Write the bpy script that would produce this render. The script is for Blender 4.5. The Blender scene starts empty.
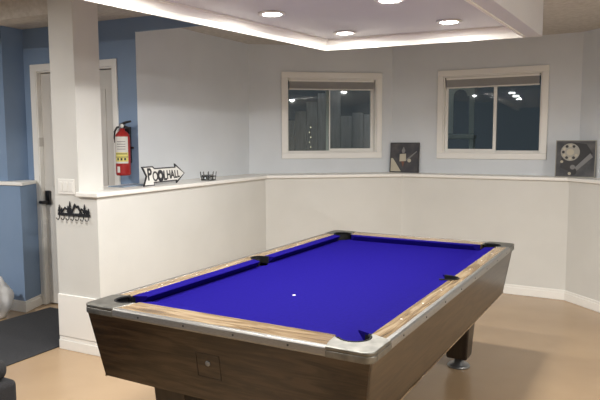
import bpy, bmesh, math, random
from mathutils import Vector, Matrix
random.seed(4)
PI = math.pi
C = bpy.context.scene.collection
# ------------------------------------------------------------------ materials
def mat(name, col, rough=.5, metal=0., spec=.5, coat=0.):
    m = bpy.data.materials.new(name); m.use_nodes = True
    b = m.node_tree.nodes['Principled BSDF']
    b.inputs['Base Color'].default_value = (*col, 1); b.inputs['Roughness'].default_value = rough
    b.inputs['Metallic'].default_value = metal; b.inputs['Specular IOR Level'].default_value = spec
    b.inputs['Coat Weight'].default_value = coat
    return m
def bsdf(m): return m.node_tree.nodes['Principled BSDF']
def noise_mat(name, c1, c2, scale=(1, 1, 1), ns=5., detail=4, rough=.5, metal=0., bump=0., lo=.35, hi=.65, dist=0., spec=.5, bscale=None, rough2=None):
    m = mat(name, c1, rough, metal, spec); nt = m.node_tree; N = nt.nodes; L = nt.links
    tc = N.new('ShaderNodeTexCoord'); mp = N.new('ShaderNodeMapping'); mp.inputs['Scale'].default_value = scale
    n = N.new('ShaderNodeTexNoise'); n.inputs['Scale'].default_value = ns; n.inputs['Detail'].default_value = detail; n.inputs['Distortion'].default_value = dist
    r = N.new('ShaderNodeValToRGB'); r.color_ramp.elements[0].position = lo; r.color_ramp.elements[1].position = hi
    r.color_ramp.elements[0].color = (*c1, 1); r.color_ramp.elements[1].color = (*c2, 1)
    L.new(tc.outputs['Object'], mp.inputs[0]); L.new(mp.outputs[0], n.inputs['Vector']); L.new(n.outputs[0], r.inputs[0]); L.new(r.outputs[0], bsdf(m).inputs['Base Color'])
    if bump:
        n2 = n
        if bscale:
            n2 = N.new('ShaderNodeTexNoise'); n2.inputs['Scale'].default_value = bscale; n2.inputs['Detail'].default_value = 3
            L.new(tc.outputs['Object'], n2.inputs['Vector'])
        b = N.new('ShaderNodeBump'); b.inputs['Strength'].default_value = bump; b.inputs['Distance'].default_value = .01
        L.new(n2.outputs[0], b.inputs['Height']); L.new(b.outputs[0], bsdf(m).inputs['Normal'])
    if rough2 is not None:
        mr = N.new('ShaderNodeMapRange'); mr.inputs[3].default_value = rough; mr.inputs[4].default_value = rough2
        L.new(n.outputs[0], mr.inputs[0]); L.new(mr.outputs[0], bsdf(m).inputs['Roughness'])
    return m
def wood(name, cols, axis, rough=.35, ws=1., spec=.5):
    """laminate wood: long wavy grain along the given axis"""
    m = mat(name, cols[0], rough, spec=spec); nt = m.node_tree; N = nt.nodes; L = nt.links
    tc = N.new('ShaderNodeTexCoord'); mp = N.new('ShaderNodeMapping')
    mp.inputs['Scale'].default_value = {'x': (1.6*ws, 15*ws, 15*ws), 'y': (15*ws, 1.6*ws, 15*ws)}[axis]
    n = N.new('ShaderNodeTexNoise'); n.inputs['Scale'].default_value = 1.6; n.inputs['Detail'].default_value = 7; n.inputs['Roughness'].default_value = .6; n.inputs['Distortion'].default_value = 1.3
    mp2 = N.new('ShaderNodeMapping'); mp2.inputs['Scale'].default_value = {'x': (4, 90, 90), 'y': (90, 4, 90)}[axis]
    n2 = N.new('ShaderNodeTexNoise'); n2.inputs['Scale'].default_value = 1.5; n2.inputs['Detail'].default_value = 3
    mx = N.new('ShaderNodeMath'); mx.operation = 'MULTIPLY_ADD'; mx.inputs[1].default_value = .35
    r = N.new('ShaderNodeValToRGB'); cr = r.color_ramp
    pos = (.40, .55, .66, .80)
    cr.elements[0].position = pos[0]; cr.elements[0].color = (*cols[0], 1); cr.elements[1].position = pos[3]; cr.elements[1].color = (*cols[3], 1)
    for k in (1, 2): e = cr.elements.new(pos[k]); e.color = (*cols[k], 1)
    L.new(tc.outputs['Object'], mp.inputs[0]); L.new(tc.outputs['Object'], mp2.inputs[0]); L.new(mp.outputs[0], n.inputs['Vector']); L.new(mp2.outputs[0], n2.inputs['Vector'])
    L.new(n2.outputs[0], mx.inputs[0]); L.new(n.outputs[0], mx.inputs[2]); L.new(mx.outputs[0], r.inputs[0]); L.new(r.outputs[0], bsdf(m).inputs['Base Color'])
    return m
def emis(name, col, s):
    m = mat(name, col); b = bsdf(m); b.inputs['Emission Color'].default_value = (*col, 1); b.inputs['Emission Strength'].default_value = s
    return m
M = {}
M['up'] = noise_mat('upper_wall_paint', (.67, .705, .735), (.70, .735, .765), ns=3, rough=.6, bump=.05, bscale=90)
M['low'] = noise_mat('lower_wall_paint', (.64, .638, .605), (.67, .668, .635), ns=3, rough=.6, bump=.05, bscale=90)
M['blue'] = noise_mat('blue_wall_paint', (.20, .29, .43), (.22, .31, .455), ns=3, rough=.55, bump=.05, bscale=90)
M['ceil'] = noise_mat('textured_ceiling', (.50, .47, .42), (.60, .57, .52), ns=28, rough=.9, bump=.5, bscale=60)
M['drop'] = noise_mat('bulkhead_paint', (.60, .60, .62), (.63, .63, .65), ns=2, rough=.4)
M['trim'] = mat('white_trim_paint', (.86, .85, .81), .4)
M['crown'] = mat('white_crown_paint', (.86, .84, .78), .4)
M['door'] = noise_mat('door_paint', (.62, .60, .56), (.65, .63, .59), ns=2, rough=.45)
M['floor'] = noise_mat('tan_floor', (.37, .255, .150), (.44, .315, .19), ns=1.7, detail=6, rough=.17, rough2=.32, lo=.25, hi=.75, dist=.1, spec=.5)
M['rug'] = noise_mat('charcoal_rug', (.020, .021, .024), (.045, .046, .05), ns=160, rough=.95, bump=.6)
M['cloth'] = noise_mat('blue_cloth', (.0055, .0022, .118), (.0070, .0030, .132), ns=60, rough=.9, spec=.06)
M['rail_x'] = wood('rail_laminate_long', [(.065, .040, .019), (.130, .084, .043), (.195, .134, .073), (.31, .235, .145)], 'x', .22)
M['rail_y'] = wood('rail_laminate_end', [(.065, .040, .019), (.130, .084, .043), (.195, .134, .073), (.31, .235, .145)], 'y', .22)
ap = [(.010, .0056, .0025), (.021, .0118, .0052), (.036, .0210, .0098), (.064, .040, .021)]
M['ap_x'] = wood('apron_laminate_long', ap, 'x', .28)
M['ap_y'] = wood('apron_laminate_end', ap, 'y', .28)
M['alum'] = noise_mat('brushed_aluminium', (.30, .295, .28), (.37, .365, .35), scale=(6, 6, 60), ns=8, rough=.36, metal=.85)
M['cast'] = noise_mat('worn_cast_metal', (.15, .148, .135), (.25, .245, .22), ns=22, detail=6, rough=.3, metal=.85, rough2=.5)
M['chrome'] = mat('chrome', (.7, .7, .7), .15, 1)
M['black'] = mat('black_rubber', (.005, .005, .006), .7, 0, .2)
M['leg'] = noise_mat('dark_leg', (.018, .012, .008), (.035, .024, .016), scale=(12, 12, 1), ns=4, rough=.3)
M['dark'] = mat('dark_inside', (.01, .01, .01), .8)
M['white'] = mat('white_plastic', (.8, .79, .75), .35)
M['metalblack'] = mat('black_metal', (.012, .012, .014), .4)
M['red'] = mat('extinguisher_red', (.33, .022, .02), .28)
M['label'] = mat('label_paper', (.62, .60, .56), .5)
M['yellow'] = mat('label_yellow', (.65, .58, .16), .5)
M['ink'] = mat('ink', (.03, .03, .035), .5)
M['steel'] = mat('grey_steel', (.25, .26, .27), .35, .8)
M['shade'] = mat('grey_shade_fabric', (.40, .40, .40), .8)
M['fabric'] = noise_mat('charcoal_upholstery', (.016, .016, .018), (.034, .034, .037), ns=200, rough=.95, bump=.5)
M['bag'] = noise_mat('white_plastic_bag', (.62, .62, .62), (.72, .72, .71), ns=9, rough=.4, bump=.6)
M['fence'] = noise_mat('grey_fence_wood', (.36, .35, .36), (.46, .45, .45), scale=(8, 8, 1), ns=4, rough=.9)
M['bulb'] = emis('lamp_lens', (1, .96, .90), 55)
M['fairy'] = emis('string_bulb', (1, .85, .6), 1.2)
M['pale'] = mat('stand_in_pale', (.55, .58, .55), .6)
M['ground'] = noise_mat('outdoor_gravel', (.05, .05, .055), (.10, .10, .10), ns=30, rough=.95)
M['clearglass'] = mat('clear_glass', (.9, .93, .93), .03); bsdf(M['clearglass']).inputs['Transmission Weight'].default_value = .9
def pane_mat():
    m = bpy.data.materials.new('window_glass'); m.use_nodes = True; nt = m.node_tree; nt.nodes.clear(); N = nt.nodes; L = nt.links
    o = N.new('ShaderNodeOutputMaterial'); mx = N.new('ShaderNodeMixShader'); t = N.new('ShaderNodeBsdfTransparent'); g = N.new('ShaderNodeBsdfGlossy')
    fr = N.new('ShaderNodeFresnel'); fr.inputs[0].default_value = 1.6; g.inputs['Roughness'].default_value = .02; t.inputs[0].default_value = (.8, .85, .85, 1)
    L.new(fr.outputs[0], mx.inputs[0]); L.new(t.outputs[0], mx.inputs[1]); L.new(g.outputs[0], mx.inputs[2]); L.new(mx.outputs[0], o.inputs[0]); return m
M['glass'] = pane_mat()
# ------------------------------------------------------------------ helpers
def obj(name, bm, m, parent=None, smooth=False, bevel=0, seg=2):
    me = bpy.data.meshes.new(name)
    bmesh.ops.recalc_face_normals(bm, faces=bm.faces[:])
    bm.to_mesh(me); bm.free()
    ms = m if isinstance(m, (list, tuple)) else [m]
    for x in ms: me.materials.append(M[x] if isinstance(x, str) else x)
    o = bpy.data.objects.new(name, me); C.objects.link(o)
    if parent: o.parent = parent
    if smooth:
        for p in me.polygons: p.use_smooth = True
    if bevel:
        b = o.modifiers.new('bevel', 'BEVEL'); b.width = bevel; b.segments = seg; b.limit_method = 'ANGLE'; b.angle_limit = .6
        for p in me.polygons: p.use_smooth = True
        w = o.modifiers.new('wn', 'WEIGHTED_NORMAL'); w.keep_sharp = True
    return o
def thing(name, label, cat, loc=(0, 0, 0), rotz=0, group=None):
    o = bpy.data.objects.new(name, None); C.objects.link(o); o.empty_display_size = .1
    o.location = loc; o.rotation_euler = (0, 0, rotz); o['label'] = label; o['category'] = cat
    if group: o['group'] = group
    return o
def tag(o, label, cat, group=None):
    o['label'] = label; o['category'] = cat
    if group: o['group'] = group
    return o
def struct(o): o['kind'] = 'structure'; return o
def B(): return bmesh.new()
def box(bm, x0, x1, y0, y1, z0, z1, mx=None):
    v = [bm.verts.new((x, y, z)) for z in (z0, z1) for (x, y) in ((x0, y0), (x1, y0), (x1, y1), (x0, y1))]
    for f in ((0, 3, 2, 1), (4, 5, 6, 7), (0, 1, 5, 4), (1, 2, 6, 5), (2, 3, 7, 6), (3, 0, 4, 7)): bm.faces.new([v[i] for i in f])
    if mx is not None:
        for a in v: a.co = mx @ a.co
    return v
def prism(bm, pts, z0, z1, mx=None, pts1=None):
    a = [bm.verts.new((p[0], p[1], z0)) for p in pts]; b = [bm.verts.new((p[0], p[1], z1)) for p in (pts1 or pts)]
    n = len(pts); bm.faces.new(a[::-1]); bm.faces.new(b)
    for i in range(n): bm.faces.new((a[i], a[(i+1) % n], b[(i+1) % n], b[i]))
    if mx is not None:
        for v in a+b: v.co = mx @ v.co
    return a+b
def lathe(bm, prof, n=32, c=(0, 0, 0), mx=None):
    rings = []
    for r, z in prof:
        rings.append([bm.verts.new((c[0]+r*math.cos(2*PI*k/n), c[1]+r*math.sin(2*PI*k/n), c[2]+z)) for k in range(n)])
    for a, b in zip(rings, rings[1:]):
        for k in range(n): bm.faces.new((a[k], a[(k+1) % n], b[(k+1) % n], b[k]))
    if prof[0][0] > 1e-5: bm.faces.new(rings[0][::-1])
    if prof[-1][0] > 1e-5: bm.faces.new(rings[-1])
    bmesh.ops.remove_doubles(bm, verts=[v for r in rings for v in r], dist=1e-6)
    if mx is not None:
        for r in rings:
            for v in r:
                if v.is_valid: v.co = mx @ v.co
def tube(bm, pts, r, n=8, closed=False):
    P = [Vector(p) for p in pts]; rings = []
    for i, p in enumerate(P):
        if closed: t = P[(i+1) % len(P)]-P[i-1]
        else: t = P[min(i+1, len(P)-1)]-P[max(i-1, 0)]
        t.normalize(); a = t.cross(Vector((0, 0, 1)))
        if a.length < .05: a = t.cross(Vector((1, 0, 0)))
        a.normalize(); b = t.cross(a)
        rr = r[i] if isinstance(r, (list, tuple)) else r
        rings.append([bm.verts.new(p+a*rr*math.cos(2*PI*k/n)+b*rr*math.sin(2*PI*k/n)) for k in range(n)])
    m = len(rings)
    for i in range(m if closed else m-1):
        A, D = rings[i], rings[(i+1) % m]
        for k in range(n): bm.faces.new((A[k], A[(k+1) % n], D[(k+1) % n], D[k]))
    if not closed: bm.faces.new(rings[0][::-1]); bm.faces.new(rings[-1])
def arc(cx, cy, r, a0, a1, n=12):
    return [(cx+r*math.cos(math.radians(a0+(a1-a0)*k/n)), cy+r*math.sin(math.radians(a0+(a1-a0)*k/n))) for k in range(n+1)]
XZ = Matrix(((1, 0, 0, 0), (0, 0, 1, 0), (0, 1, 0, 0), (0, 0, 0, 1)))    # drawing (x, z) extruded in y
def v2(a): return Vector((a[0], a[1]))
def ang(P, Q): d = v2(Q)-v2(P); return math.atan2(d.y, d.x)
def offset(P, Q, d):
    t = (v2(Q)-v2(P)).normalized(); n = Vector((-t.y, t.x)); return v2(P)+n*d, v2(Q)+n*d
def inter(a, b, c, d):
    r = b-a; s = d-c; t = ((c-a).x*s.y-(c-a).y*s.x)/(r.x*s.y-r.y*s.x); return a+r*t
def offline(pts, d):
    """offset an open polyline to its left (away from the room) by d"""
    out = [offset(pts[0], pts[1], d)[0]]
    for i in range(1, len(pts)-1):
        a = offset(pts[i-1], pts[i], d); b = offset(pts[i], pts[i+1], d); out.append(inter(a[0], a[1], b[0], b[1]))
    out.append(offset(pts[-2], pts[-1], d)[1]); return out
# ------------------------------------------------------------------ the setting
K = v2((-1.394, 4.254)); A_ = v2((-.349, 6.303)); B_ = v2((1.076, 6.553)); C_ = v2((2.494, 5.750)); D_ = v2((2.613, 5.356))
dW4 = (D_-C_).normalized(); F_ = C_+dW4*10.2
dp = (A_-K).normalized(); dn = Vector((-dp.y, dp.x)); Lc = K+dn*.405; q = Lc   # along / across the half wall
G = v2((-1.340, 5.186)); U2 = v2((-.537, 6.615)); B2 = v2((1.013, 6.887)); C2 = v2((2.664, 5.953)); F2 = C2+dW4*10.3
e = Vector((.906, -.423))
P45 = v2((-2.376, 5.669)); HL = v2((-2.498, 5.726)); HC = v2((-2.598, 5.529)); E_ = v2((-2.435, 5.400))
farL = HC-e*3.6; farE = E_-e*3.7
ZL, ZT, ZC = 1.123, 1.155, 2.51
bm = B(); box(bm, -6.4, 6, -4.4, 8, -.1, 0); struct(obj('floor', bm, 'floor'))
bm = B(); box(bm, -6.4, 6, -4.4, 7.02, ZC, ZC+.1); struct(obj('ceiling', bm, 'ceil'))
# foundation-height walls
bm = B(); prism(bm, [K, K+dp*2.6, K+dp*2.6+dn*.437, q], 0, ZL); struct(obj('wall_partition', bm, 'low'))
o1 = offline([A_, B_, C_, F_], .5)
def lowwall(n, a, b, c, d): bm = B(); prism(bm, [a, b, c, d], 0, ZL); struct(obj(n, bm, 'low'))
lowwall('wall_far_left_lower', A_, B_, o1[1], o1[0]-Vector((.3, -.1))); lowwall('wall_far_right_lower', B_, C_, o1[2], o1[1]); lowwall('wall_right_lower', C_, F_, o1[3], o1[2])
# lower blue wall by the door and its ledge
bm = B(); prism(bm, [E_, v2((-2.405, 5.68)), v2((-2.45, 5.9)), farE+v2((.2, .6)), farE], 0, ZL); struct(obj('wall_left_lower', bm, 'blue'))
bm = B(); n1 = E_+Vector((.03, -.03)); prism(bm, [n1, v2((-2.402, 5.66)), HL, HC, HC-e*3.5, n1-e*3.65], ZL, ZT); struct(obj('trim_1', bm, 'trim', bevel=.005))
# upper walls
def upper(name, P, Q, hole=None, m='up', z0=ZL, z1=ZC, th=.16, depth=None):
    L_ = (v2(Q)-v2(P)).length; o = bpy.data.objects.new(name, None)
    mx = Matrix.Translation((P[0], P[1], 0)) @ Matrix.Rotation(ang(P, Q), 4, 'Z'); bm = B()
    if hole:
        a, b, za, zb = hole
        box(bm, -.0, a, 0, th, z0, z1, mx); box(bm, b, L_, 0, th, z0, z1, mx); box(bm, a, b, 0, th, z0, za, mx); box(bm, a, b, 0, th, zb, z1, mx)
    else: box(bm, 0, L_, 0, th, z0, z1, mx)
    bpy.data.objects.remove(o)
    return struct(obj(name, bm, m))
W1H = (.347+.06, 1.456-.06, 1.31+.06, 2.229-.06); W2H = (.511+.06, 1.607-.06, 1.309+.06, 2.225-.06)
upper('wall_left_upper', G, U2); upper('wall_far_left_upper', U2, B2, W1H); upper('wall_far_right_upper', B2, C2, W2H); upper('wall_right_upper', C2, F2)
# door wall (blue) with the doorway, and header over the ledge
dd = e.normalized(); t_door = (Vector((-2.362, 5.663))-HL).dot(dd); t_d2 = (Vector((-1.56, 5.288))-HL).dot(dd); t_G = (G-HL).dot(dd)
mxd = Matrix.Translation((HL.x, HL.y, 0)) @ Matrix.Rotation(math.atan2(dd.y, dd.x), 4, 'Z')
bm = B(); box(bm, 0, t_door, 0, .14, 0, ZC, mxd); box(bm, t_d2, t_G, 0, .14, 0, ZC, mxd); box(bm, t_door, t_d2, 0, .14, 2.13, ZC, mxd); box(bm, t_G, t_G+1.3, 0, .02, 2.395, ZC, mxd)
struct(obj('wall_door_side', bm, 'blue'))
bm = B(); prism(bm, [HC, HL, HL+Vector((.0, .3)), farL+Vector((.3, .5)), farL], ZT, ZC); struct(obj('wall_left_upper_blue', bm, 'blue'))
# outer closing walls behind the camera
bm = B(); box(bm, -6.4, 6, -4.4, -4.2, 0, ZC); struct(obj('wall_back', bm, 'low'))
bm = B(); box(bm, -6.4, -5.6, -4.2, 8, 0, ZC); struct(obj('wall_far_side', bm, 'blue'))
# ledge cap running round the room
nose = offline([K, A_, B_, C_, F_], -.028)
nose[0] = nose[0]-dp*.028
back = [v2((-1.56, 5.32))+dn*.05, G+Vector((-.02, .01)), U2+v2((-.02, .03)), B2+v2((0, .03)), C2+v2((.03, .02)), F2]
endl = K+dn*.175-dp*.028
bm = B(); prism(bm, [nose[0], nose[1], nose[2], nose[3], nose[4], F2, C2+v2((.02, .02)), B2+v2((0, .02)), U2+v2((-.02, .02)), G+v2((-.02, .0)), K+dn*.43+dp*.95, K+dn*.43+dp*.262, K+dn*.175+dp*.262, K+dn*.175, endl], ZL, ZT)
struct(obj('trim_2', bm, 'trim', bevel=.006))
# column
cq = K+dn*.168; cs = .237
bm = B(); prism(bm, [cq, cq+dp*cs, cq+dp*cs+dn*cs, cq+dn*cs], ZL, ZC)
struct(obj('wall_column', bm, 'low', bevel=.004))
# bulkhead beam left of the column
c0 = cq+dn*cs+dp*.0
bm = B(); prism(bm, [c0, c0+dp*.16, c0+dp*.16-dd*3.6, c0-dd*3.6], 2.39, ZC); struct(obj('ceiling_beam', bm, 'ceil'))
# end face kick panel
def on_wall(P, Q): return Matrix.Translation((P[0], P[1], 0)) @ Matrix.Rotation(ang(P, Q), 4, 'Z')
mxe = on_wall(Lc, K); wl = (K-Lc).length
bm = B(); box(bm, .0, wl-.0, -.012, .01, .1, .408, mxe); struct(obj('trim_3', bm, 'trim', bevel=.002))
# baseboards
def base(name, pts, h=.095, t=.014):
    o = offline(pts, -t); o2 = offline(pts, -t*.55)
    bm = B(); prism(bm, list(pts)+o[::-1], 0, h-.025); prism(bm, list(pts)+o2[::-1], h-.025, h); return struct(obj(name, bm, 'trim', bevel=.003))
base('baseboard_partition', [Lc-(K-Lc).normalized()*.003, K, K+dp*2.3]); base('baseboard_far', [A_, B_, C_, F_])
base('baseboard_left', [farE, E_, v2((-2.405, 5.66))], .10)
# dropped ceiling bulkhead with crown and lamps
c1 = v2((.187, 4.642)); c2 = v2((1.447, 4.073)); dl = (v2((.187, 4.642))-v2((-.951, 3.045))).normalized(); dr = (c2-v2((.81, 3.03))).normalized()
inn = [c1-dl*6.2, c1, c2, c2-dr*6.2]
out = offline(inn, .03); out[1] = c1+v2((-.015, .03)); out[2] = v2((1.565, 4.090)); out[3] = out[2]-dr*6.2
oin = offline(inn, -.055)
bm = B()
for i in range(3): prism(bm, [inn[i], inn[i+1], out[i+1], out[i]], 2.17, ZC)
prism(bm, inn, 2.235, ZC); struct(obj('ceiling_bulkhead', bm, 'drop'))
bm = B()
mid1 = offline(inn, -.012); mid2 = offline(inn, -.04)
for i in range(3):
    prism(bm, [inn[i], inn[i+1], mid1[i+1], mid1[i]], 2.160, 2.194); 
    prism(bm, [inn[i], inn[i+1], mid1[i+1], mid1[i]], 2.194, 2.224, pts1=[inn[i], inn[i+1], mid2[i+1], mid2[i]])
    prism(bm, [inn[i], inn[i+1], oin[i+1], oin[i]], 2.224, 2.236)
struct(obj('trim_4', bm, 'crown'))
# ------------------------------------------------------------------ lamps
def recessed(x, y, z, label, group, power):
    t = thing('recessed_light', label, 'ceiling light', (x, y, z), 0, group)
    bm = B(); lathe(bm, [(.052, -.001), (.078, -.001), (.080, -.006), (.066, -.012), (.052, -.008), (.052, -.001)], 36); obj('trim_ring', bm, 'white', t, True)
    bm = B(); lathe(bm, [(0, -.010), (.03, -.0098), (.052, -.006), (.052, -.002), (0, -.002)], 36); obj('lens', bm, 'bulb', t, True)
    l = bpy.data.lights.new('lamp', 'AREA'); l.shape = 'DISK'; l.size = .10; l.energy = power; l.color = (1, .97, .93); l.spread = math.radians(180)
    lo = bpy.data.objects.new('lamp', l); C.objects.link(lo); lo.location = (0, 0, -.014); lo.parent = t
PW = 11
for (x, y, lb) in ((-.157, 3.649, 'round recessed light in the dropped ceiling, leftmost in view'), (.308, 4.295, 'round recessed light nearest the corner of the bright crown trim'),
                   (.469, 3.300, 'round recessed light cut by the top edge of the picture'), (.920, 3.912, 'round recessed light above the space between the windows, rightmost in view')):
    recessed(x, y, 2.235, lb, 'recessed ceiling lights', PW)
for k in (1, 2):
    for (x, y) in ((-.157, 3.649), (.469, 3.300)):
        recessed(x-.46*k, y-.64*k, 2.235, 'round recessed light in the dropped ceiling, out of view', 'recessed ceiling lights', PW)
for (x, y, pw) in ((-3.5, 3.4, 60), (-3.8, .6, 22), (3.0, 1.2, 74), (2.9, -1.8, 74), (-1.5, -3.2, 22)):
    recessed(x, y, ZC, 'round recessed light in the outer ceiling, out of view', 'outer ceiling lights', pw)
# ------------------------------------------------------------------ door
door = bpy.data.objects.new('door_1', None); C.objects.link(door); door.matrix_world = mxd @ Matrix.Translation((t_door, 0, 0)); door['kind'] = 'structure'
dwid = t_d2-t_door
bm = B(); box(bm, .004, dwid-.004, .035, .075, .01, 2.11)
obj('door_leaf', bm, 'door', door, bevel=.003)
for k, (za, zb) in enumerate(((.2, .95), (1.1, 1.95))):
    bm = B(); box(bm, .12, dwid-.12, .028, .036, za, zb); obj('door_panel', bm, 'door', door, bevel=.006)
bm = B(); ol = .062
box(bm, -ol, 0, -.016, 0, 0, 2.19); box(bm, dwid, dwid+.045, -.016, 0, 0, 2.19); box(bm, 0, dwid, -.016, 0, 2.13, 2.19)
box(bm, -.001, .012, -.01, .14, 0, 2.13); box(bm, dwid-.012, dwid+.001, -.01, .14, 0, 2.13); box(bm, .012, dwid-.012, 0, .14, 2.118, 2.13)
obj('door_casing', bm, 'trim', door, bevel=.003)
bm = B(); box(bm, .030, .088, .012, .034, .93, 1.06); o = obj('lock_keypad', bm, 'metalblack', door, bevel=.008)
bm = B(); tube(bm, [(.06, .03, .955), (.06, -.02, .955), (.05, -.03, .955), (.01, -.03, .955)], .014); obj('lever_handle', bm, 'metalblack', door, True)
bm = B(); box(bm, .012, .02, -.014, .034, 1.46, 1.54); obj('hinge', bm, 'label', door)
# ------------------------------------------------------------------ windows
def window(n, P, Q, s0, s1, z0, z1, mull):
    w = bpy.data.objects.new('window_%d' % n, None); C.objects.link(w); w.matrix_world = on_wall(P, Q) @ Matrix.Translation((s0, 0, 0)); w['kind'] = 'structure'
    W = s1-s0; c = .06
    bm = B(); box(bm, 0, W, -.018, 0, z0, z0+c); box(bm, 0, W, -.018, 0, z1-c, z1); box(bm, 0, c, -.018, 0, z0+c, z1-c); box(bm, W-c, W, -.018, 0, z0+c, z1-c)
    obj('window_casing', bm, 'trim', w, bevel=.004)
    bm = B(); i0, i1, a, b = c, W-c, z0+c, z1-c; f = .012
    box(bm, i0, i1, -.004, .15, a, a+f); box(bm, i0, i1, -.004, .15, b-f, b); box(bm, i0, i0+f, -.004, .15, a+f, b-f); box(bm, i1-f, i1, -.004, .15, a+f, b-f)
    obj('window_frame', bm, 'trim', w, bevel=.002)
    def sash(x0, x1, y, st):
        bm = B(); box(bm, x0, x1, y, y+.025, a+f, a+f+st); box(bm, x0, x1, y, y+.025, b-f-st, b-f); box(bm, x0, x0+st, y, y+.025, a+f+st, b-f-st); box(bm, x1-st, x1, y, y+.025, a+f+st, b-f-st)
        s = obj('sash', bm, 'trim', w, bevel=.002)
        bm = B(); box(bm, x0+st, x1-st, y+.010, y+.014, a+f+st, b-f-st); obj('pane', bm, 'glass', s)
    m = mull*W
    sash(i0+f-.002, m+.016, .045, .012 if n == 1 else .03); sash(m-.022, i1-f+.002, .075, .034 if n == 1 else .016)
    return w
window(1, U2, B2, .347, 1.456, 1.31, 2.229, .475); window(2, B2, C2, .511, 1.607, 1.309, 2.225, .53)
def shade(P, Q, s0, s1, z1, label):
    mx = on_wall(P, Q); p = mx @ Vector(((s0+s1)/2, .018, 0)); t = thing('window_shade', label, 'window shade', (p.x, p.y, z1), ang(P, Q), 'raised window shades')
    h = (s1-s0)/2
    bm = B(); box(bm, -h, h, -.016, .016, -.024, 0); obj('head_rail', bm, 'trim', t, bevel=.003)
    bm = B()
    for k in range(7):
        z = -.024-k*.0107; a = .015 if k % 2 == 0 else .012
        prism(bm, [(-a, z-.005), (-a*.6, z), (a*.6, z), (a, z-.005), (a*.6, z-.0105), (-a*.6, z-.0105)], -h+.004, h-.004, Matrix(((0, 0, 1, 0), (1, 0, 0, 0), (0, 1, 0, 0), (0, 0, 0, 1))))
    obj('folded_fabric', bm, 'shade', t)
    bm = B(); box(bm, -h+.002, h-.002, -.017, .017, -.112, -.099); obj('bottom_rail', bm, 'white', t, bevel=.002)
shade(U2, B2, .347+.087, 1.456-.087, 2.229-.074, 'grey folded shade raised at the top of the left window')
shade(B2, C2, .511+.087, 1.607-.087, 2.225-.074, 'grey folded shade raised at the top of the right window')
# ------------------------------------------------------------------ outside the windows
bm = B(); box(bm, -3, 6, 7.2, 16, .95, 1.02); struct(obj('ground', bm, 'ground'))
fn = thing('wooden_fence', 'grey wooden board fence outside the left window at night', 'fence', (-.36, 8.1, 1.02), math.radians(4))
for k in range(15):
    h = (.62, .74, .86, .98, 1.09, 1.18, .80, .84, .82, .86, .83, .8, .8, .8, .8)[k]
    bm = B(); box(bm, k*.15, k*.15+.143, 0, .02, 0, h); obj('fence_board', bm, 'fence', fn)
bm = B(); box(bm, 0, 2.2, .02, .06, .2, .28); obj('fence_rail', bm, 'fence', fn)
sl = thing('string_lights', 'short string of tiny lights hanging outside the left window', 'string lights', (.13, 7.9, 1.40), 0)
bm = B(); tube(bm, [(0, 0, 0), (.01, 0, .15), (-.005, 0, .3)], .003); obj('wire', bm, 'metalblack', sl)
for k in range(5):
    bm = B(); lathe(bm, [(0, -.008), (.007, -.004), (.007, .004), (0, .008)], 10, ((-1)**k*.008, 0, .02+k*.062)); obj('bulb', bm, 'fairy', sl, True)
# chair-like stand-in added for an unidentified pale shape in the right window
pl = thing('outdoor_fill_light', 'added fill light above the windows outside, out of view', 'lamp', (.9, 7.2, 2.44))  # added unseen lamp that brightens the fence and pale shape outside
bm = B(); lathe(bm, [(0, 0), (.09, 0), (.08, .05), (.03, .08), (0, .08)], 20); obj('fill_light_cap', bm, 'metalblack', pl, True)
ll = bpy.data.lights.new('outdoor_fill_bulb', 'POINT'); ll.energy = 7; ll.shadow_soft_size = .05; ll.color = (.95, .97, 1); lo = bpy.data.objects.new('outdoor_fill_bulb', ll); C.objects.link(lo); lo.location = (0, 0, -.08); lo.parent = pl
gc = thing('pale_stand_in', 'chair-like stand-in for an unidentified pale shape behind the left pane of the right window', 'stand-in shape', (1.93, 7.55, 1.02), math.radians(-20)); gc.scale = (1.15, 1.15, 1.12)
bm = B()
prism(bm, [(-.14, .50)]+[(-.14, 1.0)]+arc(0, 1.0, .14, 180, 0, 12)+[(.14, .5), (.09, .5), (.09, .9)]+arc(0, .9, .07, 0, 180, 8)+[(-.07, .5)], 0, .02, XZ); obj('backrest', bm, 'pale', gc)
bm = B(); box(bm, -.17, .17, -.28, .03, .44, .49); obj('seat', bm, 'pale', gc, bevel=.01)
for sx in (-1, 1):
    for yy in (-.26, 0): bm = B(); box(bm, sx*.14-.02, sx*.14+.02, yy-.01, yy+.02, 0, .45); obj('leg', bm, 'pale', gc)
# ------------------------------------------------------------------ pool table
TT = .808; a, b = 1.25, .677
pt = thing('pool_table', 'large pool table with blue cloth, wood laminate sides and metal corners', 'pool table', (.2557, 3.4062, 0), 1.0605)
PCX, PCY, PR = 1.105, .548, .062
def bedpoly():
    X, Y = 1.10, .545; p = []
    def corner(sx, sy, flip):
        pts = arc(PCX+.012, PCY+.012, PR, 180+5, 270-5, 8)     # notch drawn for ++ corner, concave
        pts = [(1.038, Y)]+arc(PCX+.012, PCY+.012, .070, 172, 278, 8)[0:0]+[(PCX+.012+.07*math.cos(math.radians(t)), PCY+.012+.07*math.sin(math.radians(t))) for t in (195, 207, 219, 231, 243, 255)]+[(X, .482)]
        q = [(sx*x, sy*y) for x, y in pts]; return q[::-1] if flip else q
    p += corner(1, 1, False) + corner(1, -1, True)
    p += [(.045, -Y)] + [(.05*math.cos(math.radians(t)), -.575+.055*math.sin(math.radians(t))) for t in (50, 70, 90, 110, 130)] + [(-.045, -Y)]
    p += corner(-1, -1, False) + corner(-1, 1, True)
    p += [(-.045, Y)] + [(.05*math.cos(math.radians(t)), .575+.055*math.sin(math.radians(t))) for t in (230, 250, 270, 290, 310)] + [(.045, Y)]
    return p
bm = B(); prism(bm, bedpoly(), .745, .768); bed = obj('bed_cloth', bm, 'cloth', pt)
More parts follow.
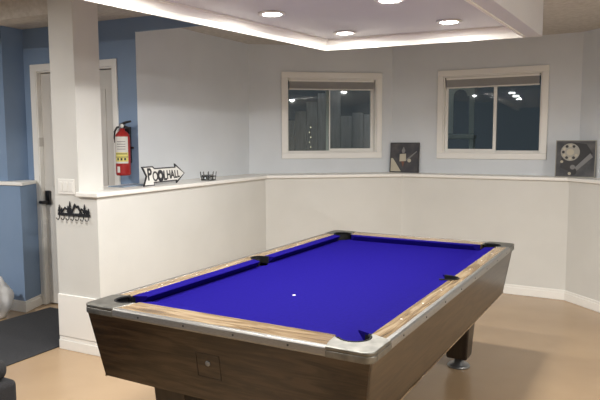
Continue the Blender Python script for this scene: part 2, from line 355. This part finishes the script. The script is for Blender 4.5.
bm = B(); lathe(bm, [(0, 0), (.0085, 0), (.0085, .0012), (0, .0012)], 20, (-.55, .02, .768)); obj('spot_marker', bm, 'white', bed)['label'] = 'small white spot sticker on the blue cloth'
# rails
wi_x, wi_y = .140, .090        # width of the wood rails at the ends / along the sides
def rail(pts, m): bm = B(); prism(bm, pts, TT-.035, TT-.001); return obj('rail', bm, m, pt, bevel=.002)
RL = []
for s in (1, -1):
    for sx in (1, -1):
        pts = [(sx*.052, s*(b-.02)), (sx*(a-.165), s*(b-.02)), (sx*(a-.182), s*(b-.06)), (sx*(a-.208), s*(b-wi_y)), (sx*.052, s*(b-wi_y))]
        if s*sx > 0: pts = pts[::-1]
        RL.append((rail(pts, 'rail_x'), s, sx))
# bridge of laminate outside the side pockets
for s in (1, -1):
    bm = B(); pts = [(-.052, s*(b-.02)), (.052, s*(b-.02))]+([(.052, s*(b-.055))]+[(.05*math.cos(math.radians(t)), s*(.575+.055*math.sin(math.radians(t)))) for t in (30, 60, 90, 120, 150)]+[(-.052, s*(b-.055))])
    prism(bm, pts, TT-.035, TT-.001); obj('rail_bridge', bm, 'rail_x', pt)
for s in (1, -1):
    pts = [(s*(a-.02), -(b-.165)), (s*(a-.02), b-.165), (s*(a-.06), b-.182), (s*(a-wi_x), b-.20), (s*(a-wi_x), -(b-.20)), (s*(a-.06), -(b-.182))]
    r = rail(pts, 'rail_y')
# sights
for (r, s, sx) in RL:
    for k in (1, 2, 3):
        bm = B(); lathe(bm, [(0, 0), (.0038, 0), (.0038, .001), (0, .001)], 12, (sx*k*.27, s*(b-.06), TT-.001)); obj('sight', bm, 'white', r)
# cushions
def cushion(f):
    prof = [(0, TT-.002), (0, TT-.045), (.022, TT-.045), (.048, TT-.010), (.050, TT-.006), (.046, TT-.002)]
    L0, L1 = f['back'], f['nose']; prof = [(d*f['w']/.05, z) for d, z in prof]
    bm = B(); A1 = []; A2 = []
    for d, z in prof:
        t = d/f['w']; x0 = L0[0]+(L1[0]-L0[0])*t; x1 = L0[1]+(L1[1]-L0[1])*t
        A1.append(bm.verts.new(f['m'](x0, d, z))); A2.append(bm.verts.new(f['m'](x1, d, z)))
    bm.faces.new(A1); bm.faces.new(A2[::-1]); n = len(prof)
    for i in range(n): bm.faces.new((A1[i], A2[i], A2[(i+1) % n], A1[(i+1) % n]))
    obj('cushion', bm, 'cloth', pt)
for s in (1, -1):
    for sx in (1, -1):
        cushion(dict(w=.066, back=(.050, a-.208), nose=(.078, a-.236), m=lambda x, d, z, s=s, sx=sx: (sx*x, s*(b-wi_y-d), z)))
    cushion(dict(w=.042, back=(-(b-.20), b-.20), nose=(-(b-.245), b-.245), m=lambda x, d, z, s=s: (s*(a-wi_x-d), x, z)))
# corner castings
def cornerpts(sx, sy, inset=0):
    R = .036; aa, bb = a-inset, b-inset
    pts = [(aa, b-.175)]+arc(aa-R, bb-R, R, 0, 90, 8)+[(a-.175, bb), (a-.180, b-.02), (a-.196, b-.06), (a-.208, b-wi_y+.006)]
    pts += [(PCX+PR*math.cos(math.radians(t)), PCY+PR*math.sin(math.radians(t))) for t in range(135, -50, -12)]
    pts += [(a-wi_x+.02, b-.196), (a-.06, b-.19), (a-.02, b-.18)]
    q = [(sx*x, sy*y) for x, y in pts]
    return q[::-1] if sx*sy < 0 else q
for sx in (1, -1):
    for sy in (1, -1):
        bm = B(); prism(bm, cornerpts(sx, sy), TT-.012, TT+.002)
        # downturned skirt
        R = .036; o_ = [(a, b-.175)]+arc(a-R, b-R, R, 0, 90, 8)+[(a-.175, b)]; i_ = [(a-.175, b-.012)]+arc(a-R, b-R, R-.012, 90, 0, 8)+[(a-.012, b-.175)]
        qq = [(sx*x, sy*y) for x, y in o_+i_]; prism(bm, qq if sx*sy > 0 else qq[::-1], TT-.038, TT-.012)
        cc = obj('corner_casting', bm, 'cast', pt, bevel=.004, seg=3)
        bm = B(); box(bm, sx*(a-.045)-.0015, sx*(a-.045)+.0015, sy*b-.0008, sy*b+.0008, TT-.036, TT-.004); obj('casting_seam', bm, 'steel', cc)
        # pocket liner: black arc lip and bowl
        bm = B(); th = [math.radians(t) for t in range(140, -55, -10)]
        tube(bm, [(sx*(PCX+(PR-.003)*math.cos(t)), sy*(PCY+(PR-.003)*math.sin(t)), TT-.002) for t in th], .006, 8)
        lp = obj('pocket_liner', bm, 'black', pt, True)
        bm = B(); th = [math.radians(t) for t in range(165, -80, -10)]
        r0 = [bm.verts.new((sx*(PCX+(PR-.002)*math.cos(t)), sy*(PCY+(PR-.002)*math.sin(t)), TT-.004)) for t in th]
        r1 = [bm.verts.new((sx*(PCX+(PR-.012)*math.cos(t)), sy*(PCY+(PR-.012)*math.sin(t)), .66)) for t in th]
        for k in range(len(th)-1): bm.faces.new((r0[k], r0[k+1], r1[k+1], r1[k]))
        bm.faces.new(r1); obj('pocket_cup', bm, 'black', lp)
        # little upright horns at the liner's ends
        for t in (138, -48):
            bm = B(); x = sx*(PCX+PR*math.cos(math.radians(t))); y = sy*(PCY+PR*math.sin(math.radians(t)))
            lathe(bm, [(.007, -.03), (.008, 0), (.005, .006), (0, .008)], 10, (x, y, TT-.002))
            obj('liner_horn', bm, 'black', lp, True)
# side pocket liners
for s in (1, -1):
    bm = B(); inn_ = [(.046*math.cos(math.radians(t)), .572+.05*math.sin(math.radians(t))) for t in range(0, 181, 15)]
    ou_ = [(.053*math.cos(math.radians(t)), .572+.058*math.sin(math.radians(t))) for t in range(180, -1, -15)]
    p = [(.046, .540)]+inn_+[(-.046, .540), (-.060, .545)]+ou_+[(.060, .545)]
    q = [(x, s*y) for x, y in p]
    prism(bm, q if s < 0 else q[::-1], TT-.040, TT+.003); lp = obj('side_pocket_liner', bm, 'black', pt, bevel=.002)
    bm = B(); prism(bm, [(x*.98, s*y) for x, y in inn_+[(-.046, .53), (.046, .53)]], .66, .67); 
    obj('pocket_cup', bm, 'black', lp)
# aluminium edge strips
def profile_strip(p0, p1, axis, s):
    pr = [(-.024, TT), (-.006, TT+.001), (0, TT-.006), (.001, TT-.030), (-.004, TT-.037), (-.02, TT-.037)]
    bm = B(); A1, A2 = [], []
    for d, z in pr:
        if axis == 'x': A1.append(bm.verts.new((p0, s*(b+d), z))); A2.append(bm.verts.new((p1, s*(b+d), z)))
        else: A1.append(bm.verts.new((s*(a+d), p0, z))); A2.append(bm.verts.new((s*(a+d), p1, z)))
    bm.faces.new(A1); bm.faces.new(A2[::-1]); n = len(pr)
    for i in range(n): bm.faces.new((A1[i], A2[i], A2[(i+1) % n], A1[(i+1) % n]))
    return obj('edge_trim', bm, 'alum', pt, bevel=.0015)
for s in (1, -1):
    t = profile_strip(-(a-.175), a-.175, 'x', s)
    for k in range(8):
        bm = B(); mx = Matrix.Translation((-(a-.3)+k*(2*a-.6)/7, s*b, TT-.018)) @ Matrix.Rotation(PI/2, 4, 'X'); lathe(bm, [(0, -.002), (.004, -.002), (.004, .002), (0, .002)], 12, mx=mx); obj('screw', bm, 'ink', t)
    t = profile_strip(-(b-.175), b-.175, 'y', s)
    for k in range(4):
        bm = B(); mx = Matrix.Translation((s*a, -.355+k*.2367, TT-.018)) @ Matrix.Rotation(PI/2, 4, 'Y'); lathe(bm, [(0, -.002), (.004, -.002), (.004, .002), (0, .002)], 12, mx=mx); obj('screw', bm, 'ink', t)
# tapered cabinet
zt, zb, ti = TT-.036, .478, .047
def panel(quad_top, quad_bot, th, name, m, axis, s):
    bm = B(); vs = []
    for (x, y), z in [(quad_top[0], zt), (quad_top[1], zt), (quad_bot[1], zb), (quad_bot[0], zb)]:
        vs.append((bm.verts.new((x, y, z)), bm.verts.new((x-(s*th if axis == 'x' else 0), y-(s*th if axis == 'y' else 0), z))))
    bm.faces.new([v[0] for v in vs]); bm.faces.new([v[1] for v in vs][::-1])
    for i in range(4): bm.faces.new((vs[i][0], vs[i][1], vs[(i+1) % 4][1], vs[(i+1) % 4][0]))
    return obj(name, bm, m, pt)
at, bt = a-.014, b-.014; ab, bb = at-ti, bt-ti
for s in (1, -1):
    sp = panel([(-at+.002, s*bt), (at-.002, s*bt)], [(-ab+.002, s*bb), (ab-.002, s*bb)], .03, 'side_panel', 'ap_x', 'y', s)
    ep = panel([(s*at, -bt), (s*at, bt)], [(s*ab, -bb), (s*ab, bb)], .03, 'end_panel', 'ap_y', 'x', s)
    bm = B(); box(bm, -ab, ab, s*bb-.003, s*bb+.0035, zb-.004, zb+.002); obj('panel_edge', bm, 'rail_x', sp)
    if s < 0: EP = ep
bm = B(); box(bm, -ab+.03, ab-.03, -bb+.03, bb-.03, zb+.002, zb+.02); obj('cabinet_bottom', bm, 'dark', pt)
# coin-mechanism access panel on the near end
slope = math.atan2(ti, zt-zb)
mx = Matrix.Translation((-at-.0005, 0, zt)) @ Matrix.Rotation(-slope, 4, 'Y')
bm = B(); y0, y1 = -.03, .085; z0, z1 = -.195, -.09
for (ya, yb, za, zb_) in ((y0, y1, z0, z0+.003), (y0, y1, z1-.003, z1), (y0, y0+.003, z0, z1), (y1-.003, y1, z0, z1)): box(bm, -.0012, .001, ya, yb, za, zb_, mx)
acc = obj('access_panel', bm, 'leg', pt)
bm = B(); lathe(bm, [(0, -.004), (.011, -.004), (.011, .004), (.0055, .005), (0, .003)], 20, mx=mx @ Matrix.Translation((0, (y0+y1)/2, -.13)) @ Matrix.Rotation(-PI/2, 4, 'Y')); obj('lock', bm, 'steel', acc, True)
# legs with levelling feet
for sx in (1, -1):
    for sy in (1, -1):
        cx, cy = sx*.95, sy*.39
        bm = B(); t_, b_ = .095, .068
        prism(bm, [(cx-b_, cy-b_), (cx+b_, cy-b_), (cx+b_, cy+b_), (cx-b_, cy+b_)], .065, zb+.002, pts1=[(cx-t_, cy-t_), (cx+t_, cy-t_), (cx+t_, cy+t_), (cx-t_, cy+t_)])
        lg = obj('leg', bm, 'leg', pt, bevel=.012)
        bm = B(); lathe(bm, [(0, 0), (.072, 0), (.075, .006), (.068, .016), (.035, .026), (.03, .066), (0, .066)], 28, (cx, cy, 0)); obj('levelling_foot', bm, 'steel', lg, True)
# ------------------------------------------------------------------ things on the ledge
# POOL HALL arrow sign
pa, pb = Vector((-1.178, 4.803)), Vector((-1.003, 5.24))
ar = thing('arrow_sign', 'white arrow sign reading POOL HALL with a black border, standing on the ledge', 'sign', (-1.205, 4.80, ZT), math.radians(67))
def arrow(i):
    L_ = .575; y0, y1 = .026, .133   # shaft
    return [(0+i*1.2, 0+i), (.135-i, 0+i*.8), (.135-i, y0-.006+i), (.445+i*.2, y0-.006+i), (.445+i*.6, .0+i*2.4), (L_-i*1.6, .078), (.445+i*.6, .165-i*2.4), (.445+i*.2, y1+.006-i), (.16-i, y1+.006-i), (.135-i, .155-i), (.0+i*1.6, .155-i), (.045+i, .078)]
tilt = Matrix.Rotation(math.radians(-6), 4, 'X')
bm = B(); prism(bm, arrow(0), 0, .012, tilt @ XZ); obj('arrow_board', bm, 'ink', ar)
bm = B(); prism(bm, arrow(.010), -.002, .001, tilt @ XZ); obj('arrow_face', bm, 'white', ar)
def text_mesh(s, size, parent, mx, m, name='lettering', bold=0.):
    cu = bpy.data.curves.new(name, 'FONT'); cu.body = s; cu.size = size; cu.extrude = .0006; cu.offset = bold
    to = bpy.data.objects.new(name, cu); C.objects.link(to); dg = bpy.context.evaluated_depsgraph_get()
    me = bpy.data.meshes.new_from_object(to.evaluated_get(dg)); bpy.data.objects.remove(to)
    me.transform(mx); me.materials.clear(); me.materials.append(M[m]); o = bpy.data.objects.new(name, me); C.objects.link(o); o.parent = parent; return o
R90 = Matrix.Rotation(PI/2, 4, 'X')
for ch, x, y, s, bo in (('P', .052, .048, .130, .004), ('O', .122, .036, .108, .002), ('O', .200, .036, .108, .010), ('L', .285, .038, .105, .004), ('H', .335, .046, .094, .003), ('A', .396, .046, .094, .003), ('L', .458, .047, .088, .003), ('L', .502, .050, .080, .003)):
    text_mesh(ch, s, ar, tilt @ Matrix.Translation((.055+(x-.055)*.90, -.0032, y)) @ R90 @ Matrix.Diagonal((.85, 1, 1, 1)), 'ink', 'letter', bo)
# wire candle basket
cb = thing('candle_holder', 'small black wire basket with glass cups on the left ledge', 'candle holder', (-.815, 5.535, ZT), math.radians(60))
bm = B()
for z, r in ((.006, .064), (.038, .068)): tube(bm, [(r*math.cos(2*PI*k/28), r*math.sin(2*PI*k/28), z) for k in range(28)], .003, 6, True)
bm2 = B()
for k in range(10):
    t = 2*PI*k/10; tube(bm, [(.064*math.cos(t), .064*math.sin(t), .005), (.069*math.cos(t), .069*math.sin(t), .045), (.074*math.cos(t), .074*math.sin(t), .078)], .0025, 6)
obj('wire_basket', bm, 'metalblack', cb); bm2.free()
for k in range(3):
    t = 2*PI*k/3; bm = B(); lathe(bm, [(0, .002), (.022, .002), (.026, .05), (.0245, .05), (.0205, .005), (0, .005)], 20, (.034*math.cos(t), .034*math.sin(t), 0)); obj('glass_cup', bm, 'clearglass', cb, True)
# flat blue folder on the ledge by the column
bm = B(); box(bm, -.075, .075, -.16, .16, 0, .008); o = obj('folder', bm, mat('slate_blue', (.26, .34, .44), .5), bevel=.002); o.location = (-1.345, 4.90, ZT); o.rotation_euler = (0, 0, math.radians(-24))
tag(o, 'thin slate blue folder lying flat on the ledge between column and arrow sign', 'folder')
# canvases
def canvas(name, label, x, y, rz, w, h, frame_m, bg_m, lean=5, zr=0):
    t = thing(name, label, 'picture', (x, y, ZT), rz); 
    tl = Matrix.Rotation(math.radians(-lean), 4, 'X')
    bm = B(); box(bm, -w/2, w/2, 0, .03, 0, h, tl); obj('canvas', bm, frame_m, t, bevel=.002)
    bm = B(); box(bm, -w/2+.008, w/2-.008, -.002, .001, .008, h-.008, tl); obj('print', bm, bg_m, t)
    return t, tl
gr = noise_mat('print_grey', (.035, .038, .045), (.10, .10, .10), ns=9, rough=.6)
gr2 = noise_mat('print_dark', (.03, .032, .045), (.085, .08, .08), ns=7, rough=.6)
cream = mat('print_cream', (.50, .46, .36), .6); midg = mat('print_midgrey', (.20, .20, .20), .6); rust = mat('print_rust', (.20, .08, .05), .6)
t, tl = canvas('framed_print', 'dark square print with a cream box and diagonal shapes, leaning between the windows', 1.125, 6.755, ang(B2, C2), .325, .325, 'metalblack', gr2)
def flat(pts, m, d, par, mx, name='print_shape'):
    bm = B(); prism(bm, pts, -.003-d, -.0015, mx @ XZ); obj(name, bm, m, par)
flat([(-.15, .012), (-.15, .155), (-.125, .155), (-.03, .012)], cream, 0, t, tl)
flat([(-.05, .12), (-.05, .20), (.02, .205), (.022, .125)], cream, .0004, t, tl)
flat([(-.02, .21), (-.03, .235), (-.008, .28), (.012, .235), (.0, .21)], midg, .0004, t, tl)
flat([(-.03, .12), (-.01, .06), (.005, .12)], rust, .0006, t, tl)
flat([(.02, .14), (.14, .235), (.143, .225), (.035, .125)], midg, .0004, t, tl)
flat(arc(.06, .13, .02, 0, 360, 14)[:-1], cream, .0007, t, tl)
flat([(-.14, .17), (-.09, .16), (.02, .02), (-.02, .012)], gr, .0002, t, tl)
t, tl = canvas('framed_print', 'square black and white print of a rotary telephone, leaning at the right ledge corner', 2.555, 5.785, ang(B2, C2), .345, .345, mat('grey_frame', (.30, .29, .25), .5), gr)
blk = mat('print_black', (.012, .012, .014), .5)
flat([(-.12, .17), (-.10, .30), (-.02, .325), (.09, .31), (.15, .22), (.10, .19), (.06, .10), (-.06, .06), (-.13, .09)], blk, 0, t, tl)
flat(arc(-.045, .235, .082, 0, 360, 28)[:-1], mat('print_dial', (.36, .35, .31), .6), .0004, t, tl, 'dial')
for k in range(10):
    th = math.radians(60+k*30); flat(arc(-.045+.06*math.cos(th), .235+.06*math.sin(th), .013, 0, 360, 12)[:-1], cream if k % 2 else blk, .0008, t, tl, 'dial_hole')
flat(arc(-.045, .235, .032, 0, 360, 20)[:-1], cream, .0010, t, tl, 'dial_centre')
flat([(-.06, .03), (-.03, .0+.02), (.15, .19), (.125, .225)], midg, .0010, t, tl, 'receiver')
flat(arc(-.02, .055, .036, 0, 360, 18)[:-1], blk, .0013, t, tl, 'receiver_end')
flat(arc(-.02, .095, .022, 0, 360, 18)[:-1], midg, .0015, t, tl)
flat(arc(-.045, .035, .014, 0, 360, 12)[:-1], cream, .0017, t, tl); flat(arc(-.115, .145, .013, 0, 360, 12)[:-1], cream, .0017, t, tl)
# ------------------------------------------------------------------ on the end face of the half wall
sw = thing('switch_plate', 'white light switch plate on the column end above the hooks', 'light switch', (0, 0, 0)); sw.matrix_world = mxe @ Matrix.Translation((.12, 0, 1.135))
bm = B(); box(bm, -.08, .08, -.007, 0, 0, .108); obj('plate', bm, 'white', sw, bevel=.003)
for k, x in enumerate((-.05, 0, .05)):
    bm = B(); box(bm, x-.016, x+.016, -.011, -.006, .02, .088); obj('rocker', bm, 'white', sw, bevel=.002)
hk = thing('hook_rack', 'black metal hook rack with pine tree and mountain silhouette', 'hook rack', (0, 0, 0)); hk.matrix_world = mxe @ Matrix.Translation((.185, -.004, .955))
bm = B(); box(bm, -.155, .155, -.004, 0, .028, .048)
def tree(x, h, w):
    pts = [(x-.006, .045), (x-.006, .055)]
    n = 4
    for k in range(n): z = .055+(h-.055)*k/n; ww = w*(1-k/n); pts += [(x-ww, z), (x-ww*.45, z+(h-.055)/n*.8)]
    pts += [(x, h)]
    for k in reversed(range(n)): z = .055+(h-.055)*k/n; ww = w*(1-k/n); pts += [(x+ww*.45, z+(h-.055)/n*.8), (x+ww, z)]
    pts += [(x+.006, .055), (x+.006, .045)]; prism(bm, pts[::-1], -.004, 0, XZ)
for x, h, w in ((-.14, .105, .018), (-.118, .085, .014), (-.035, .132, .022), (-.055, .10, .016), (.105, .115, .020), (.14, .088, .016), (.125, .08, .013)): tree(x, h, w)
for pts in ([(-.125, .046), (-.085, .092), (-.06, .075), (-.04, .046)], [(-.03, .046), (.01, .118), (.03, .10), (.045, .106), (.085, .046)], [(.05, .046), (.075, .088), (.095, .075), (.11, .046)]):
    q_ = [(x, z) for x, z in pts]; inner = [(x*1+(sum(p[0] for p in pts)/len(pts)-x)*.35, z-(z-.046)*.35+.003) for x, z in pts]
    for i in range(len(q_)-1): prism(bm, [q_[i], q_[i+1], inner[i+1], inner[i]], -.004, 0, XZ)
obj('silhouette_plate', bm, 'metalblack', hk)
for k in range(7):
    x = -.14+k*.0467; bm = B(); tube(bm, [(x, -.002, .030), (x, -.004, .008), (x, -.015, -.002), (x, -.026, .004), (x, -.028, .014)], .0035, 6); obj('hook', bm, 'metalblack', hk)
# ------------------------------------------------------------------ fire extinguisher
fx = thing('fire_extinguisher', 'red fire extinguisher with white label hanging on the blue wall by the door', 'fire extinguisher'); 
s_ = t_d2+.155; fx.matrix_world = mxd @ Matrix.Translation((s_, -.09, 1.225))
bm = B(); lathe(bm, [(0, 0), (.052, 0), (.058, .006), (.060, .02), (.060, .30), (.054, .335), (.036, .358), (.022, .366), (.020, .385), (0, .385)], 36); obj('cylinder', bm, 'red', fx, True)
def curved(z0, z1, a0, a1, r, m, name):
    bm = B(); n = 14; A1 = []; A2 = []
    for k in range(n+1):
        t = math.radians(a0+(a1-a0)*k/n); A1.append(bm.verts.new((r*math.cos(t), r*math.sin(t), z0))); A2.append(bm.verts.new((r*math.cos(t), r*math.sin(t), z1)))
    for k in range(n): bm.faces.new((A1[k], A1[k+1], A2[k+1], A2[k]))
    return obj(name, bm, m, fx, True)
l = curved(.10, .318, -118, -8, .0628, 'label', 'label_sheet')
curved(.115, .19, -110, -10, .0632, 'yellow', 'label_band'); curved(.15, .155, -110, -10, .0635, 'ink', 'label_text'); curved(.175, .181, -105, -20, .0635, 'ink', 'label_text')
curved(.025, .075, -98, -74, .0632, 'label', 'label_tag')
for z in (.215, .235, .255, .275): curved(z, z+.004, -95, -30, .0635, 'ink', 'label_text')
for a0 in (-95, -68, -42): curved(.125, .145, a0, a0+14, .0636, 'ink', 'label_icon')
bm = B(); lathe(bm, [(.018, .385), (.02, .40), (.015, .415), (0, .418)], 16); box(bm, -.020, .020, -.018, .018, .385, .425); obj('valve', bm, 'steel', fx)
bm = B(); tube(bm, [(-.02, 0, .415), (.03, 0, .432), (.09, 0, .442)], [.012, .011, .008], 8); tube(bm, [(-.01, 0, .402), (.04, 0, .395), (.075, 0, .388)], [.010, .010, .007], 8); obj('handle', bm, 'metalblack', fx, True)
bm = B(); tube(bm, [(-.01, 0, .40), (-.045, -.01, .395), (-.07, -.012, .36), (-.075, -.01, .31), (-.072, -.006, .27)], .0085, 8); obj('hose', bm, 'metalblack', fx, True)
bm = B(); lathe(bm, [(0, 0), (.016, 0), (.016, .005), (0, .006)], 16, mx=Matrix.Translation((.018, -.02, .405)) @ Matrix.Rotation(PI/2, 4, 'X')); obj('pressure_gauge', bm, 'white', fx, True)
bm = B(); box(bm, -.02, .02, .055, .085, .1, .40); box(bm, -.064, .064, .05, .062, .22, .235); obj('wall_bracket', bm, 'metalblack', fx)
# ------------------------------------------------------------------ floor things
rr = Lc+(Lc-K).normalized()*.028
bm = B(); w_ = .93; left = (Lc-K).normalized()
p0 = rr-dp*1.6; p1 = rr+dp*.72
prism(bm, [p0, p1, p1+left*w_*1.0+dp*.02, p0+left*w_*1.12], 0, .008); tag(obj('rug', bm, 'rug', bevel=.003), 'charcoal grey mat on the floor in front of the white door', 'rug')
# ottoman-like sofa corner
so = thing('sofa', 'dark charcoal upholstered sofa corner at the bottom left edge', 'sofa', (-1.44, 2.82, 0), math.radians(60))
bm = B(); box(bm, -1.1, .13, 0, 1.0, .05, .36); obj('base', bm, 'fabric', so, bevel=.03, seg=4)
bm = B(); box(bm, -1.08, .105, .02, .98, .362, .465); obj('seat_cushion', bm, 'fabric', so, bevel=.045, seg=5)
for x in (-1.03, .06):
    for y in (.07, .93): bm = B(); box(bm, x-.025, x+.025, y-.025, y+.025, 0, .06); obj('foot', bm, 'metalblack', so)
# crumpled bag
bm = B(); bmesh.ops.create_icosphere(bm, subdivisions=4, radius=1)
from mathutils import noise as mn
for v in bm.verts:
    d = v.co.copy(); k = 1+.16*mn.noise(d*2.3)+.07*abs(mn.noise(d*6)); z = d.z
    v.co = Vector((d.x*.15*k*(1-.35*max(0, z)), d.y*.13*k*(1-.35*max(0, z)), max(0, .17+z*.20*k)))
o = obj('plastic_bag', bm, 'bag', None, True); o.location = (-2.62, 5.22, 0); tag(o, 'crumpled white plastic bag on the floor against the blue wall', 'bag')
# ------------------------------------------------------------------ world, camera
w = bpy.data.worlds.new('World'); bpy.context.scene.world = w; w.use_nodes = True
w.node_tree.nodes['Background'].inputs[0].default_value = (.60, .70, .82, 1); w.node_tree.nodes['Background'].inputs[1].default_value = .06
cd = bpy.data.cameras.new('Camera'); cam = bpy.data.objects.new('Camera', cd); C.objects.link(cam)
cd.sensor_width = 36; cd.lens = 622.19/600*36; cd.clip_start = .05
cam.location = (0, 0, 1.5126)
p, r = .0965, -.0035
cam.matrix_world = Matrix.Translation((0, 0, 1.5126)) @ Matrix.Rotation(PI/2-p, 4, 'X') @ Matrix.Rotation(r, 4, 'Z')
S = bpy.context.scene; S.camera = cam
S.view_settings.view_transform = 'Standard'; S.view_settings.look = 'None'; S.view_settings.gamma = 1; S.view_settings.use_curve_mapping = False
S.view_settings.exposure = 0.32
